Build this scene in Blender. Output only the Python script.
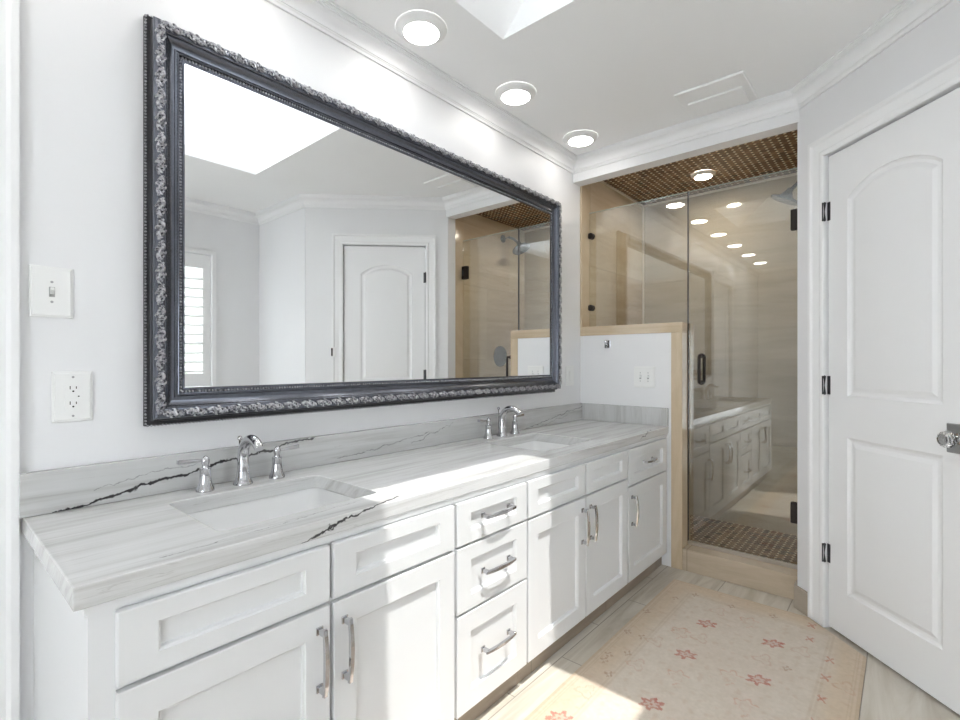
import bpy, bmesh, math, random
from mathutils import Vector, Matrix, noise
random.seed(7)
PI = math.pi
S = bpy.context.scene
for o in list(bpy.data.objects): bpy.data.objects.remove(o, do_unlink=True)
COL = S.collection

# ---------------------------------------------------------------- camera
YAW = 40.888
cd = bpy.data.cameras.new('camera'); cam = bpy.data.objects.new('camera', cd); COL.objects.link(cam)
cam.location = (0, 0, 1.15); cam.rotation_euler = (PI/2, 0, math.radians(YAW - 90))
cd.sensor_width = 36; cd.lens = 36*492/960; cd.shift_y = 2/960; cd.clip_start = 0.02
S.camera = cam
# ---------------------------------------------------------------- world, sun, exposure
W = bpy.data.worlds.new('sky'); S.world = W; W.use_nodes = True
bg = W.node_tree.nodes['Background']; bg.inputs[0].default_value = (0.92, 0.96, 1.0, 1); bg.inputs[1].default_value = 7.2
sl = bpy.data.lights.new('sun', 'SUN'); so = bpy.data.objects.new('sun', sl); COL.objects.link(so)
sl.energy = 4.2; sl.angle = math.radians(0.6); sl.color = (1.0, 0.97, 0.93)
so.rotation_euler = Vector((0.036, 0.357, -1)).to_track_quat('-Z', 'Y').to_euler(); so.location = (1, 0, 5)
LAMP = 19.0
S.view_settings.view_transform = 'Standard'; S.view_settings.look = 'None'
S.view_settings.exposure = 0.32; S.view_settings.gamma = 1; S.view_settings.use_curve_mapping = False

# ---------------------------------------------------------------- node helpers
class NT:
    def __init__(s, name):
        s.m = bpy.data.materials.new(name); s.m.use_nodes = True; s.t = s.m.node_tree
        s.b = s.t.nodes['Principled BSDF']; s.out = s.t.nodes['Material Output']
    def n(s, typ, **kw):
        x = s.t.nodes.new(typ)
        for k, v in kw.items(): setattr(x, k, v)
        return x
    def l(s, a, b): s.t.links.new(a, b)
    def setin(s, inp, v):
        if isinstance(v, bpy.types.NodeSocket): s.l(v, inp)
        else: inp.default_value = v
    def math(s, op, a, b=0.0, c=None, clamp=False):
        x = s.n('ShaderNodeMath', operation=op, use_clamp=clamp)
        s.setin(x.inputs[0], a); s.setin(x.inputs[1], b)
        if c is not None: s.setin(x.inputs[2], c)
        return x.outputs[0]
    def pos(s):
        g = s.n('ShaderNodeNewGeometry'); return g.outputs['Position']
    def sep(s, v):
        x = s.n('ShaderNodeSeparateXYZ'); s.l(v, x.inputs[0]); return x.outputs
    def comb(s, x, y, z):
        c = s.n('ShaderNodeCombineXYZ')
        for i, v in enumerate((x, y, z)): s.setin(c.inputs[i], v)
        return c.outputs[0]
    def noise(s, vec, scale=5, detail=4, rough=0.5, dist=0.0):
        x = s.n('ShaderNodeTexNoise'); s.l(vec, x.inputs['Vector'])
        x.inputs['Scale'].default_value = scale; x.inputs['Detail'].default_value = detail
        x.inputs['Roughness'].default_value = rough; x.inputs['Distortion'].default_value = dist
        return x.outputs['Fac']
    def ramp(s, f, stops):
        r = s.n('ShaderNodeValToRGB'); s.l(f, r.inputs[0]); e = r.color_ramp.elements
        while len(e) < len(stops): e.new(0.5)
        for i, (p, c) in enumerate(stops):
            e[i].position = p; e[i].color = (c[0], c[1], c[2], 1) if not isinstance(c, (int, float)) else (c, c, c, 1)
        return r.outputs[0]
    def mix(s, f, a, b, mode='MIX'):
        x = s.n('ShaderNodeMix', data_type='RGBA', blend_type=mode)
        s.setin(x.inputs[0], f)
        for i, v in ((6, a), (7, b)):
            if isinstance(v, bpy.types.NodeSocket): s.l(v, x.inputs[i])
            else: x.inputs[i].default_value = (v[0], v[1], v[2], 1)
        return x.outputs[2]
    def bump(s, h, strength=0.2, dist=0.002):
        x = s.n('ShaderNodeBump'); s.l(h, x.inputs['Height'])
        x.inputs['Strength'].default_value = strength; x.inputs['Distance'].default_value = dist
        s.l(x.outputs[0], s.b.inputs['Normal'])
    def fin(s, color=None, rough=None, metal=None, spec=None, coat=None):
        if color is not None:
            if isinstance(color, bpy.types.NodeSocket): s.l(color, s.b.inputs['Base Color'])
            else: s.b.inputs['Base Color'].default_value = (*color, 1)
        if rough is not None: s.setin(s.b.inputs['Roughness'], rough)
        if metal is not None: s.setin(s.b.inputs['Metallic'], metal)
        if spec is not None: s.b.inputs['Specular IOR Level'].default_value = spec
        if coat is not None: s.b.inputs['Coat Weight'].default_value = coat; s.b.inputs['Coat Roughness'].default_value = 0.03
        return s.m

def paint(name, c, rough, amp=0.02, bump=0.05):
    t = NT(name); p = t.pos()
    f = t.noise(p, 3, 3); col = t.mix(f, [x*(1-amp) for x in c], [min(1, x*(1+amp)) for x in c])
    t.bump(t.noise(p, 220, 2), bump, 0.0006); return t.fin(col, rough)

def metal(name, c, rough, noise_amt=0.06, m=1.0):
    t = NT(name); p = t.pos(); f = t.noise(p, 60, 3)
    col = t.mix(f, [x*(1-noise_amt) for x in c], c); return t.fin(col, rough, m)

M = {}
M['wall'] = paint('wall_paint', (0.84, 0.84, 0.85), 0.45)
M['ceiling'] = paint('ceiling_paint', (0.955, 0.955, 0.955), 0.5)
M['trim'] = paint('trim_paint', (0.90, 0.90, 0.905), 0.32, 0.01, 0.02)
M['cabinet'] = paint('cabinet_paint', (0.78, 0.785, 0.79), 0.33, 0.01, 0.02)
M['doorp'] = paint('door_paint', (0.88, 0.88, 0.885), 0.38, 0.01, 0.02)
M['plastic'] = paint('white_plastic', (0.88, 0.88, 0.87), 0.3, 0.0, 0.0)
M['slot'] = paint('dark_slot', (0.03, 0.03, 0.03), 0.5, 0.0, 0.0)
M['porcelain'] = paint('white_porcelain', (0.86, 0.86, 0.86), 0.08, 0.0, 0.0)
M['chrome'] = metal('chrome', (0.60, 0.60, 0.62), 0.05)
M['nickel'] = metal('brushed_nickel', (0.62, 0.58, 0.52), 0.28)
M['rose'] = metal('brushed_plate', (0.45, 0.45, 0.45), 0.3)
M['bronze'] = metal('dark_bronze', (0.035, 0.028, 0.026), 0.35, 0.2, 0.6)
M['hinge'] = metal('grey_hinge_metal', (0.12, 0.12, 0.13), 0.3, 0.3, 0.9)
M['bluehead'] = metal('blue_grey_metal', (0.10, 0.13, 0.17), 0.25, 0.1, 0.8)
M['frame'] = metal('pewter_frame', (0.17, 0.18, 0.215), 0.27, 0.35, 0.85)
M['frame_dark'] = metal('dark_frame_side', (0.05, 0.05, 0.055), 0.4, 0.3, 0.7)

def carving_mat():
    t = NT('antique_silver_carving'); p = t.pos()
    f = t.noise(p, 180, 4, 0.6); col = t.ramp(f, [(0.38, (0.10, 0.10, 0.115)), (0.50, (0.40, 0.40, 0.43)), (0.70, (0.66, 0.66, 0.68))])
    t.bump(f, 0.6, 0.002); return t.fin(col, 0.28, 0.85)
M['carving'] = carving_mat()
t = NT('mirror_silver'); M['mirror'] = t.fin((0.93, 0.94, 0.94), 0.0, 1.0)

def glass_mat(name, tint, f0=0.045):
    t = NT(name); t.t.nodes.remove(t.b)
    g = t.n('ShaderNodeNewGeometry')
    d = t.n('ShaderNodeVectorMath', operation='DOT_PRODUCT'); t.l(g.outputs['Normal'], d.inputs[0]); t.l(g.outputs['Incoming'], d.inputs[1])
    a = t.math('ABSOLUTE', d.outputs['Value']); om = t.math('SUBTRACT', 1.0, a)
    F = t.math('MULTIPLY_ADD', t.math('POWER', om, 5.0), 1-f0, f0)
    tr = t.n('ShaderNodeBsdfTransparent'); tr.inputs[0].default_value = (*tint, 1)
    gl = t.n('ShaderNodeBsdfGlossy'); gl.inputs['Roughness'].default_value = 0.0; gl.inputs[0].default_value = (1, 1, 1, 1)
    mx = t.n('ShaderNodeMixShader'); t.l(F, mx.inputs[0]); t.l(tr.outputs[0], mx.inputs[1]); t.l(gl.outputs[0], mx.inputs[2])
    t.l(mx.outputs[0], t.out.inputs[0]); return t.m
M['glass'] = glass_mat('shower_glass', (0.93, 0.945, 0.93), 0.11)
M['window_glass'] = glass_mat('window_glass', (0.97, 0.98, 0.98))
t = NT('crystal'); t.b.inputs['Transmission Weight'].default_value = 1; M['glass_edge'] = None; M['crystal'] = t.fin((0.97, 0.97, 0.98), 0.02)

M['glass_edge'] = paint('glass_edge_green', (0.42, 0.50, 0.46), 0.15, 0.0, 0.0)
def emit_mat(name, c, s):
    t = NT(name); t.b.inputs['Emission Color'].default_value = (*c, 1); t.b.inputs['Emission Strength'].default_value = s
    return t.fin((0.8, 0.8, 0.8), 0.4)
M['lamp'] = emit_mat('lit_diffuser', (1.0, 0.975, 0.93), LAMP)
M['lamp_warm'] = emit_mat('lit_shower_diffuser', (1.0, 0.90, 0.76), LAMP*8.0)

def axes(t, ax):
    s = t.sep(t.pos()); d = {'x': s[0], 'y': s[1], 'z': s[2]}
    return t.comb(d[ax[0]], d[ax[1]], d[ax[2]]), d

def tile_mat(name, ax, c1, c2, c3, rough, tw, th, grout, mortar=0.0025, off=(0, 0), stagger=0.5, vs=1.0, coatless=True):
    """stone tile: ax = world axes used as (along, up, depth)"""
    t = NT(name); v, d = axes(t, ax)
    mp = t.n('ShaderNodeMapping'); t.l(v, mp.inputs[0]); mp.inputs['Scale'].default_value = (0.9*vs, 7*vs, 0.9*vs); mp.inputs['Rotation'].default_value = (0, 0, 0.09)
    f = t.noise(mp.outputs[0], 1.6, 6, 0.6, 1.2)
    col = t.ramp(f, [(0.3, c1), (0.5, c2), (0.72, c3)])
    mo = t.n('ShaderNodeMapping'); t.l(v, mo.inputs[0]); mo.inputs['Location'].default_value = (off[0], off[1], 0)
    b = t.n('ShaderNodeTexBrick'); t.l(mo.outputs[0], b.inputs['Vector']); b.offset = stagger
    b.inputs['Scale'].default_value = 1; b.inputs['Mortar Size'].default_value = mortar; b.inputs['Mortar Smooth'].default_value = 0.1
    b.inputs['Brick Width'].default_value = tw; b.inputs['Row Height'].default_value = th
    b.inputs['Color1'].default_value = (0.0, 0.0, 0.0, 1); b.inputs['Color2'].default_value = (1, 1, 1, 1); b.inputs['Mortar'].default_value = (0.5, 0.5, 0.5, 1)
    var = t.mix(0.10, col, b.outputs['Color'], 'OVERLAY')
    fin = t.mix(b.outputs['Fac'], var, grout)
    return t.fin(fin, rough)
BE = ((0.56, 0.455, 0.325), (0.63, 0.53, 0.395), (0.70, 0.60, 0.465))
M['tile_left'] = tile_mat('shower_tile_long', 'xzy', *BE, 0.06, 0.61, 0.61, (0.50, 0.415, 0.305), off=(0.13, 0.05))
M['tile_shaded'] = tile_mat('shower_tile_cross_shaded', 'yzx', (0.43, 0.36, 0.265), (0.49, 0.415, 0.31), (0.55, 0.475, 0.37), 0.06, 1.22, 0.61, (0.50, 0.415, 0.305), off=(0.2, 0.05))  # darker copy of the shower tile, dimmer light put into its colour
TR = ((0.56, 0.445, 0.30), (0.62, 0.505, 0.355), (0.68, 0.565, 0.415))
M['trim_stone'] = tile_mat('polished_beige_trim_stone', 'yzx', *TR, 0.12, 5, 5, (0.5, 0.4, 0.3), 0.0, vs=1.4)
M['trim_stone_v'] = tile_mat('polished_beige_trim_stone_upright', 'zyx', *TR, 0.12, 5, 5, (0.5, 0.4, 0.3), 0.0, vs=1.4)
M['curb'] = tile_mat('beige_curb_tile', 'yzx', (0.48, 0.39, 0.285), (0.54, 0.45, 0.335), (0.60, 0.51, 0.395), 0.2, 0.62, 5, (0.33, 0.27, 0.2), 0.002, off=(0.02, 2), vs=1.6)
M['base_tile'] = tile_mat('beige_base_tile', 'xzy', (0.44, 0.38, 0.31), (0.50, 0.435, 0.36), (0.55, 0.48, 0.40), 0.25, 5, 5, (0.33, 0.27, 0.2), 0.0, off=(2, 2), vs=1.6)
M['toe'] = tile_mat('brown_toe_tile', 'xzy', (0.27, 0.21, 0.155), (0.32, 0.255, 0.195), (0.36, 0.29, 0.225), 0.3, 0.6, 5, (0.2, 0.16, 0.12), 0.002, off=(0, 2), vs=1.6)
M['floor'] = tile_mat('floor_tile', 'xyz', (0.50, 0.445, 0.365), (0.60, 0.55, 0.475), (0.69, 0.65, 0.58), 0.22, 0.61, 0.30, (0.36, 0.33, 0.29), 0.0022, off=(0.17, 0.185), vs=1.2)

def mosaic_mat():
    t = NT('brown_mosaic'); s = t.sep(t.pos()); p = 0.038
    u = t.math('DIVIDE', s[0], p); v = t.math('DIVIDE', s[1], p)
    fu = t.math('FRACT', t.math('ADD', u, 50.0)); fv = t.math('FRACT', t.math('ADD', v, 50.0))
    du = t.math('ABSOLUTE', t.math('SUBTRACT', fu, 0.5)); dv = t.math('ABSOLUTE', t.math('SUBTRACT', fv, 0.5))
    dot = t.math('GREATER_THAN', t.math('ADD', du, dv), 0.765)            # light dot at each joint crossing
    gr = t.math('GREATER_THAN', t.math('MAXIMUM', du, dv), 0.455)
    wn = t.n('ShaderNodeTexWhiteNoise', noise_dimensions='3D')
    t.l(t.comb(t.math('FLOOR', u), t.math('FLOOR', v), 0.0), wn.inputs['Vector'])
    col = t.ramp(wn.outputs['Value'], [(0.0, (0.11, 0.06, 0.03)), (0.5, (0.19, 0.105, 0.052)), (1.0, (0.32, 0.19, 0.10))])
    col = t.mix(t.math('MULTIPLY', t.noise(t.pos(), 25, 4), 0.5), col, (0.09, 0.05, 0.03))
    col = t.mix(gr, col, (0.085, 0.05, 0.03)); col = t.mix(dot, col, (0.85, 0.72, 0.52))
    return t.fin(col, 0.25)
M['mosaic'] = mosaic_mat()

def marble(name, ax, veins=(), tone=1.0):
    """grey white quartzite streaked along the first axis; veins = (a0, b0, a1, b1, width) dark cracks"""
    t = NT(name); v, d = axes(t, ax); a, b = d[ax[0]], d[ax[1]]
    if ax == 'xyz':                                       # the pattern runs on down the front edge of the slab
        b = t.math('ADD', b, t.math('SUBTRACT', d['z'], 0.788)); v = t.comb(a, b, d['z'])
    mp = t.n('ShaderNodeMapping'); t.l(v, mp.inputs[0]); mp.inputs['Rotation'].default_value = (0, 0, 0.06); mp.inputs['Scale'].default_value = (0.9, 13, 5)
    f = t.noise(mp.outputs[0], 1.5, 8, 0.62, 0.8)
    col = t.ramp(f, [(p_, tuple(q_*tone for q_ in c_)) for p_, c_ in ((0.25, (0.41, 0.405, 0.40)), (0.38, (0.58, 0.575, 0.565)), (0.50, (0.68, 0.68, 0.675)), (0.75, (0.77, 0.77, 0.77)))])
    mp2 = t.n('ShaderNodeMapping'); t.l(v, mp2.inputs[0]); mp2.inputs['Rotation'].default_value = (0, 0, -0.05); mp2.inputs['Scale'].default_value = (0.7, 30, 5)
    g = t.noise(mp2.outputs[0], 1.7, 5, 0.55, 1.5)
    line = t.ramp(g, [(0.40, 1.0), (0.43, 0.0)]) if False else t.ramp(t.math('ABSOLUTE', t.math('SUBTRACT', g, 0.42)), [(0.0, 1.0), (0.012, 0.0)])
    col = t.mix(t.math('MULTIPLY', line, 0.35), col, (0.30, 0.28, 0.26))
    wob = t.math('MULTIPLY', t.math('SUBTRACT', t.noise(v, 16, 5, 0.65), 0.5), 0.05)
    brk = t.noise(v, 34, 3)
    for (a0, b0, a1, b1, w, st) in veins:
        m = (b1-b0)/(a1-a0)
        y = t.math('ADD', t.math('MULTIPLY', a, m), b0 - m*a0)
        dd = t.math('ABSOLUTE', t.math('ADD', t.math('SUBTRACT', b, y), wob))
        wd = t.math('MULTIPLY', brk, w*2)
        k = t.math('SUBTRACT', 1.0, t.math('DIVIDE', dd, wd), clamp=True)
        k = t.math('MULTIPLY', k, 2.2, clamp=True)
        ins = t.math('MULTIPLY', t.math('GREATER_THAN', a, a0), t.math('LESS_THAN', a, a1))
        k = t.math('MULTIPLY', t.math('MULTIPLY', k, ins), st)
        col = t.mix(k, col, (0.035, 0.033, 0.035))
    return t.fin(col, 0.10, spec=0.6)
M['marble_top'] = marble('marble_top', 'xyz', [(0.50, 0.955, 0.86, 1.035, 0.0032, 0.95), (2.40, 0.985, 2.60, 1.035, 0.0022, 0.8), (0.30, 1.040, 0.75, 1.075, 0.0010, 0.6)])
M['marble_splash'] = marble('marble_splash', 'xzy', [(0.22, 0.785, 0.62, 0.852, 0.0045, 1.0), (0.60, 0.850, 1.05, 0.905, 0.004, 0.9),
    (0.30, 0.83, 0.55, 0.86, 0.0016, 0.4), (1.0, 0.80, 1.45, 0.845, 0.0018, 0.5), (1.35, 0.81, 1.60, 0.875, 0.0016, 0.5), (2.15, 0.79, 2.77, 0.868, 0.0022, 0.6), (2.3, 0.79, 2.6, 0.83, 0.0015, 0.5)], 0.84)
M['marble_edge'] = M['marble_top']
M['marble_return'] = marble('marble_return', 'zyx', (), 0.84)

def rug_mat():
    t = NT('rug_wool'); a = t.n('ShaderNodeVertexColor', layer_name='weave'); p = t.pos()
    f = t.noise(p, 300, 3); g = t.noise(p, 26, 5, 0.65)
    col = t.mix(t.math('MULTIPLY', t.math('SUBTRACT', g, 0.30, clamp=True), 0.9), a.outputs['Color'], (0.46, 0.38, 0.29))
    t.bump(f, 0.5, 0.002); return t.fin(col, 0.95)
M['rug'] = rug_mat()

# ---------------------------------------------------------------- mesh helpers
def bx(bm, x0, x1, y0, y1, z0, z1, mat=None):
    vs = [bm.verts.new(Vector((x, y, z)) if mat is None else mat @ Vector((x, y, z))) for x in (x0, x1) for y in (y0, y1) for z in (z0, z1)]
    for f in ((0,1,3,2), (4,6,7,5), (0,4,5,1), (2,3,7,6), (0,2,6,4), (1,5,7,3)): bm.faces.new([vs[i] for i in f])
def prism(bm, pts, z0, z1):
    a = [bm.verts.new((x, y, z0)) for x, y in pts]; b = [bm.verts.new((x, y, z1)) for x, y in pts]; n = len(pts)
    bm.faces.new(a[::-1]); bm.faces.new(b)
    for i in range(n): bm.faces.new((a[i], a[(i+1) % n], b[(i+1) % n], b[i]))
def frame_of(d):
    d = d.normalized(); up = Vector((0, 0, 1)) if abs(d.z) < 0.9 else Vector((0, 1, 0))
    x = d.cross(up).normalized(); return x, x.cross(d).normalized()
def tube(bm, pts, rad, n=12, caps=True, flat=None):
    pts = [Vector(p) for p in pts]; rings = []; N = len(pts)
    rad = rad if isinstance(rad, (list, tuple)) else [rad]*N
    px = None
    for i, p in enumerate(pts):
        d = (pts[min(i+1, N-1)] - pts[max(i-1, 0)]).normalized()
        if px is None: px, py = frame_of(d)
        else:
            px = (px - d*px.dot(d)).normalized(); py = d.cross(px).normalized()
        r = rad[i]; fx, fy = (1, 1) if flat is None else flat
        rings.append([bm.verts.new(p + px*math.cos(2*PI*k/n)*r*fx + py*math.sin(2*PI*k/n)*r*fy) for k in range(n)])
    for a, b in zip(rings, rings[1:]):
        for k in range(n): bm.faces.new((a[k], a[(k+1) % n], b[(k+1) % n], b[k]))
    if caps: bm.faces.new(rings[0][::-1]); bm.faces.new(rings[-1])
def lathe(bm, prof, org, axis=(0, 0, 1), n=32, close=True):
    """prof = (radius, height) pairs along axis"""
    ax = Vector(axis).normalized(); x, y = frame_of(ax); org = Vector(org); rings = []
    for r, h in prof:
        rings.append([bm.verts.new(org + ax*h + (x*math.cos(2*PI*k/n) + y*math.sin(2*PI*k/n))*max(r, 1e-5)) for k in range(n)])
    for a, b in zip(rings, rings[1:]):
        for k in range(n): bm.faces.new((a[k], a[(k+1) % n], b[(k+1) % n], b[k]))
    if close: bm.faces.new(rings[0][::-1]); bm.faces.new(rings[-1])
def ball(bm, c, r, sub=1, sc=(1, 1, 1), rot=None):
    m = Matrix.Translation(c) @ (rot if rot is not None else Matrix()) @ Matrix.Diagonal((r*sc[0], r*sc[1], r*sc[2], 1))
    bmesh.ops.create_icosphere(bm, subdivisions=sub, radius=1, matrix=m)
def rrect(x0, x1, y0, y1, r, seg=6):
    out = []
    for cx, cy, a0 in ((x1-r, y1-r, 0), (x0+r, y1-r, 90), (x0+r, y0+r, 180), (x1-r, y0+r, 270)):
        for k in range(seg+1):
            a = math.radians(a0 + 90*k/seg); out.append((cx + r*math.cos(a), cy + r*math.sin(a)))
    return out
def offset_loop(pts, d):
    """move a CCW loop inward by d (mitred)"""
    n = len(pts); out = []
    for i in range(n):
        p0, p, p1 = Vector(pts[i-1]), Vector(pts[i]), Vector(pts[(i+1) % n])
        a = (p-p0); b = (p1-p)
        if a.length < 1e-7 or b.length < 1e-7: out.append(tuple(p)); continue
        a.normalize(); b.normalize(); na = Vector((-a.y, a.x)); nb = Vector((-b.y, b.x)); m = na + nb
        m = m/ max(0.3, (1 + na.dot(nb))) ; out.append((p.x + m.x*d, p.y + m.y*d))
    return out
def plate(bm, outer, holes, rings, tf, thick):
    """flat front with recessed or raised panels. outer/holes = CCW loops in (u, v); rings = (inset, depth) steps inside each hole;
    tf(u, v, d) -> world point with d out of the face; thick = slab thickness behind the face"""
    def loop(pts, d): return [bm.verts.new(tf(u, v, d)) for u, v in pts]
    def edges(vs): return [bm.edges.new((vs[i], vs[(i+1) % len(vs)])) for i in range(len(vs))]
    ec = 0.0015
    o1 = loop(offset_loop(outer, ec), 0.0); es = edges(o1); hl = []
    for h in holes:
        v = loop(h, 0.0); es += edges(v); hl.append(v)
    bmesh.ops.triangle_fill(bm, edges=es, use_beauty=True)
    prev = o1
    for pts, d in ((outer, -ec), (outer, -thick)):
        cur = loop(pts, d)
        for i in range(len(cur)): j = (i+1) % len(cur); bm.faces.new((prev[i], prev[j], cur[j], cur[i]))
        prev = cur
    bm.faces.new(prev)
    for h, v in zip(holes, hl):
        prev = v
        for ins, d in rings:
            cur = loop(offset_loop(h, ins), d)
            for i in range(len(cur)): j = (i+1) % len(cur); bm.faces.new((prev[i], prev[j], cur[j], cur[i]))
            prev = cur
        bm.faces.new(prev)
def quad_loop(a0, a1, b0, b1): return [(a0, b0), (a1, b0), (a1, b1), (a0, b1)]
def holes_slab(bm, a0, a1, b0, b1, holes, c0, c1, tf):
    """slab a x b with rectangular holes, thickness c0..c1"""
    A = sorted({a0, a1, *[h[0] for h in holes], *[h[1] for h in holes]}); B = sorted({b0, b1, *[h[2] for h in holes], *[h[3] for h in holes]})
    solid = {}
    for i in range(len(A)-1):
        for j in range(len(B)-1):
            am, bmid = (A[i]+A[i+1])/2, (B[j]+B[j+1])/2
            solid[i, j] = not any(h[0] < am < h[1] and h[2] < bmid < h[3] for h in holes)
    V = {}
    def v(i, j, c):
        if (i, j, c) not in V: V[i, j, c] = bm.verts.new(tf(A[i], B[j], (c0, c1)[c]))
        return V[i, j, c]
    for (i, j), s in solid.items():
        if not s: continue
        for c in (0, 1): bm.faces.new((v(i, j, c), v(i+1, j, c), v(i+1, j+1, c), v(i, j+1, c)))
        for di, dj, e in ((-1, 0, ((i, j), (i, j+1))), (1, 0, ((i+1, j), (i+1, j+1))), (0, -1, ((i, j), (i+1, j))), (0, 1, ((i, j+1), (i+1, j+1)))):
            if not solid.get((i+di, j+dj), False):
                (p, q), (r, s2) = e; bm.faces.new((v(p, q, 0), v(r, s2, 0), v(r, s2, 1), v(p, q, 1)))

def obj(name, bm, mat, parent=None, smooth=False, bevel=0.0, angle=40):
    bmesh.ops.recalc_face_normals(bm, faces=bm.faces)
    if parent is not None:
        o0 = Vector((0, 0, 0)); q = parent
        while q is not None: o0 += q.location; q = q.parent
        bmesh.ops.translate(bm, vec=-o0, verts=bm.verts)
    me = bpy.data.meshes.new(name); bm.to_mesh(me); bm.free(); me.materials.append(mat)
    if smooth:
        me.polygons.foreach_set('use_smooth', [True]*len(me.polygons)); me.set_sharp_from_angle(angle=math.radians(angle))
    o = bpy.data.objects.new(name, me); COL.objects.link(o)
    if parent is not None: o.parent = parent
    if bevel:
        b = o.modifiers.new('bevel', 'BEVEL'); b.width = bevel; b.segments = 2; b.limit_method = 'ANGLE'; b.angle_limit = math.radians(40)
    return o
def tag(o, label=None, cat=None, group=None):
    if label: o['label'] = label
    if cat: o['category'] = cat
    if group: o['group'] = group
    return o
def thing(name, label, cat, loc, group=None):
    o = bpy.data.objects.new(name, None); COL.objects.link(o); o.location = loc; o.empty_display_size = 0.05
    return tag(o, label, cat, group)
def struct(name, bm, mat, parent=None, **kw):
    o = obj(name, bm, mat, parent, **kw)
    if parent is None: o['kind'] = 'structure'
    return o
def dup(root, loc, label, group=None):
    r = root.copy(); COL.objects.link(r); r.location = loc; r['label'] = label
    if group: r['group'] = group
    for ch in root.children:
        c = ch.copy(); COL.objects.link(c); c.parent = r
        for g in ch.children:
            d = g.copy(); COL.objects.link(d); d.parent = c
    return r
B = bmesh.new

# ---------------------------------------------------------------- dimensions
WY = 1.57          # face of the mirror wall
EX = 2.79          # face of the end (shower) wall
HC = 2.40          # ceiling
CT = 0.788         # counter top
XL, YB, XJ = -2.0, -1.13, 1.95
P0 = Vector((2.712, 0.384, 0)); T = Vector((-1, -1, 0))/math.sqrt(2); N = Vector((-1, 1, 0))/math.sqrt(2)
def dg(u, z, d): return P0 + T*u + N*d + Vector((0, 0, z))
DM = Matrix(((T.x, N.x, 0, P0.x), (T.y, N.y, 0, P0.y), (0, 0, 1, 0), (0, 0, 0, 1)))
GX = 2.885         # shower glass

# ---------------------------------------------------------------- structure
bm = B(); bx(bm, XL-.1, EX+.1, YB-.1, WY+.1, -.08, 0); struct('floor', bm, M['floor'])
bm = B(); holes_slab(bm, XL-.1, EX-.002, YB-.1, WY+.1, [(0.73, 1.50, -0.22, 1.18)], HC, HC+.06, lambda a, b, c: Vector((a, b, c))); struct('ceiling', bm, M['ceiling'])
# skylight shaft, splayed towards the window side, with its glazing
bm = B()
lo = [(0.73, -.22), (1.50, -.22), (1.50, 1.18), (0.73, 1.18)]; hi = [(0.70, -.545), (1.47, -.545), (1.47, .245), (0.70, .245)]
ring = []
for ins, z0 in ((0.0, 0), (0.04, 1)):
    for pts, z in ((lo, HC+.0005 if ins == 0 else HC+.06), (hi, 3.30)):
        s = ins; P = [(pts[0][0]-s, pts[0][1]-s), (pts[1][0]+s, pts[1][1]-s), (pts[2][0]+s, pts[2][1]+s), (pts[3][0]-s, pts[3][1]+s)]
        ring.append([bm.verts.new((x, y, z)) for x, y in P])
for a, b in ((0, 1), (2, 3), (0, 2), (1, 3)):
    for i in range(4): j = (i+1) % 4; bm.faces.new((ring[a][i], ring[a][j], ring[b][j], ring[b][i]))
struct('ceiling_skylight_shaft', bm, M['ceiling'])
bm = B(); bx(bm, 0.64, 1.53, -.60, .30, 3.301, 3.315); struct('window_2', bm, M['window_glass'])
# mirror wall with a doorway at its far left end
bm = B(); holes_slab(bm, XL-.1, EX-.001, 0, HC, [(-.62, 0.075, -.01, 2.04)], 0, .1, lambda a, b, c: Vector((a, WY+c, b))); struct('wall_left', bm, M['wall'])
bm = B(); plate(bm, quad_loop(-.615, .07, .01, 2.035), [quad_loop(-.50, -.045, .2, .85), quad_loop(-.50, -.045, 1.0, 1.9)], [(0.012, -.008), (0.03, -.008), (0.05, -.002)],
    lambda u, v, d: Vector((u, WY+.03-d, v)), .035); struct('door_2', bm, M['doorp'])
def casing(bm, u0, u1, z1, tf, w=.085):
    """door casing: moulded section swept up, across and down around an opening"""
    prof = [(0, 0), (0, .010), (.006, .013), (.018, .013), (.024, .010), (.060, .013), (.068, .020), (w, .020), (w, 0)]
    sec = []
    for i, (u, z) in enumerate(((u0, 0), (u0, z1), (u1, z1), (u1, 0))):
        su = -1 if i < 2 else 1; sz = 0 if i in (0, 3) else 1
        sec.append([bm.verts.new(tf(u + su*o, z + sz*o, d)) for o, d in prof])
    for a, b in zip(sec, sec[1:]):
        for k in range(len(prof)-1): bm.faces.new((a[k], a[k+1], b[k+1], b[k]))
    bm.faces.new(sec[0]); bm.faces.new(sec[-1][::-1])
bm = B(); casing(bm, -.625, .081, 2.045, lambda u, z, d: Vector((u, WY-d, z)), .082); struct('trim_1', bm, M['trim'])
# header over the shower opening
bm = B(); bx(bm, 2.70, EX-.004, .374, WY, 2.267, HC); struct('wall_header', bm, M['wall'])
# half wall and its stone edging
bm = B(); bx(bm, EX, 2.91, .995, WY, 0, 1.315); struct('wall_back', bm, M['wall'])
bm = B(); bx(bm, EX-.004, 2.925, .935, .996, 0, 1.3151); struct('trim_2', bm, M['trim_stone_v'], bevel=.002)
bm = B(); bx(bm, EX-.004, 2.925, .935, WY-.001, 1.3152, 1.372); struct('trim_3', bm, M['trim_stone'], bevel=.002)
bm = B(); bx(bm, EX-.003, GX+.012, WY-.013, WY+.005, 1.3725, 2.267); struct('trim_4', bm, M['trim_stone_v'], bevel=.002)
bm = B(); bx(bm, EX-.003, 2.94, .383, .934, .0005, .12); struct('shower_curb_floor', bm, M['curb'], bevel=.003)
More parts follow.
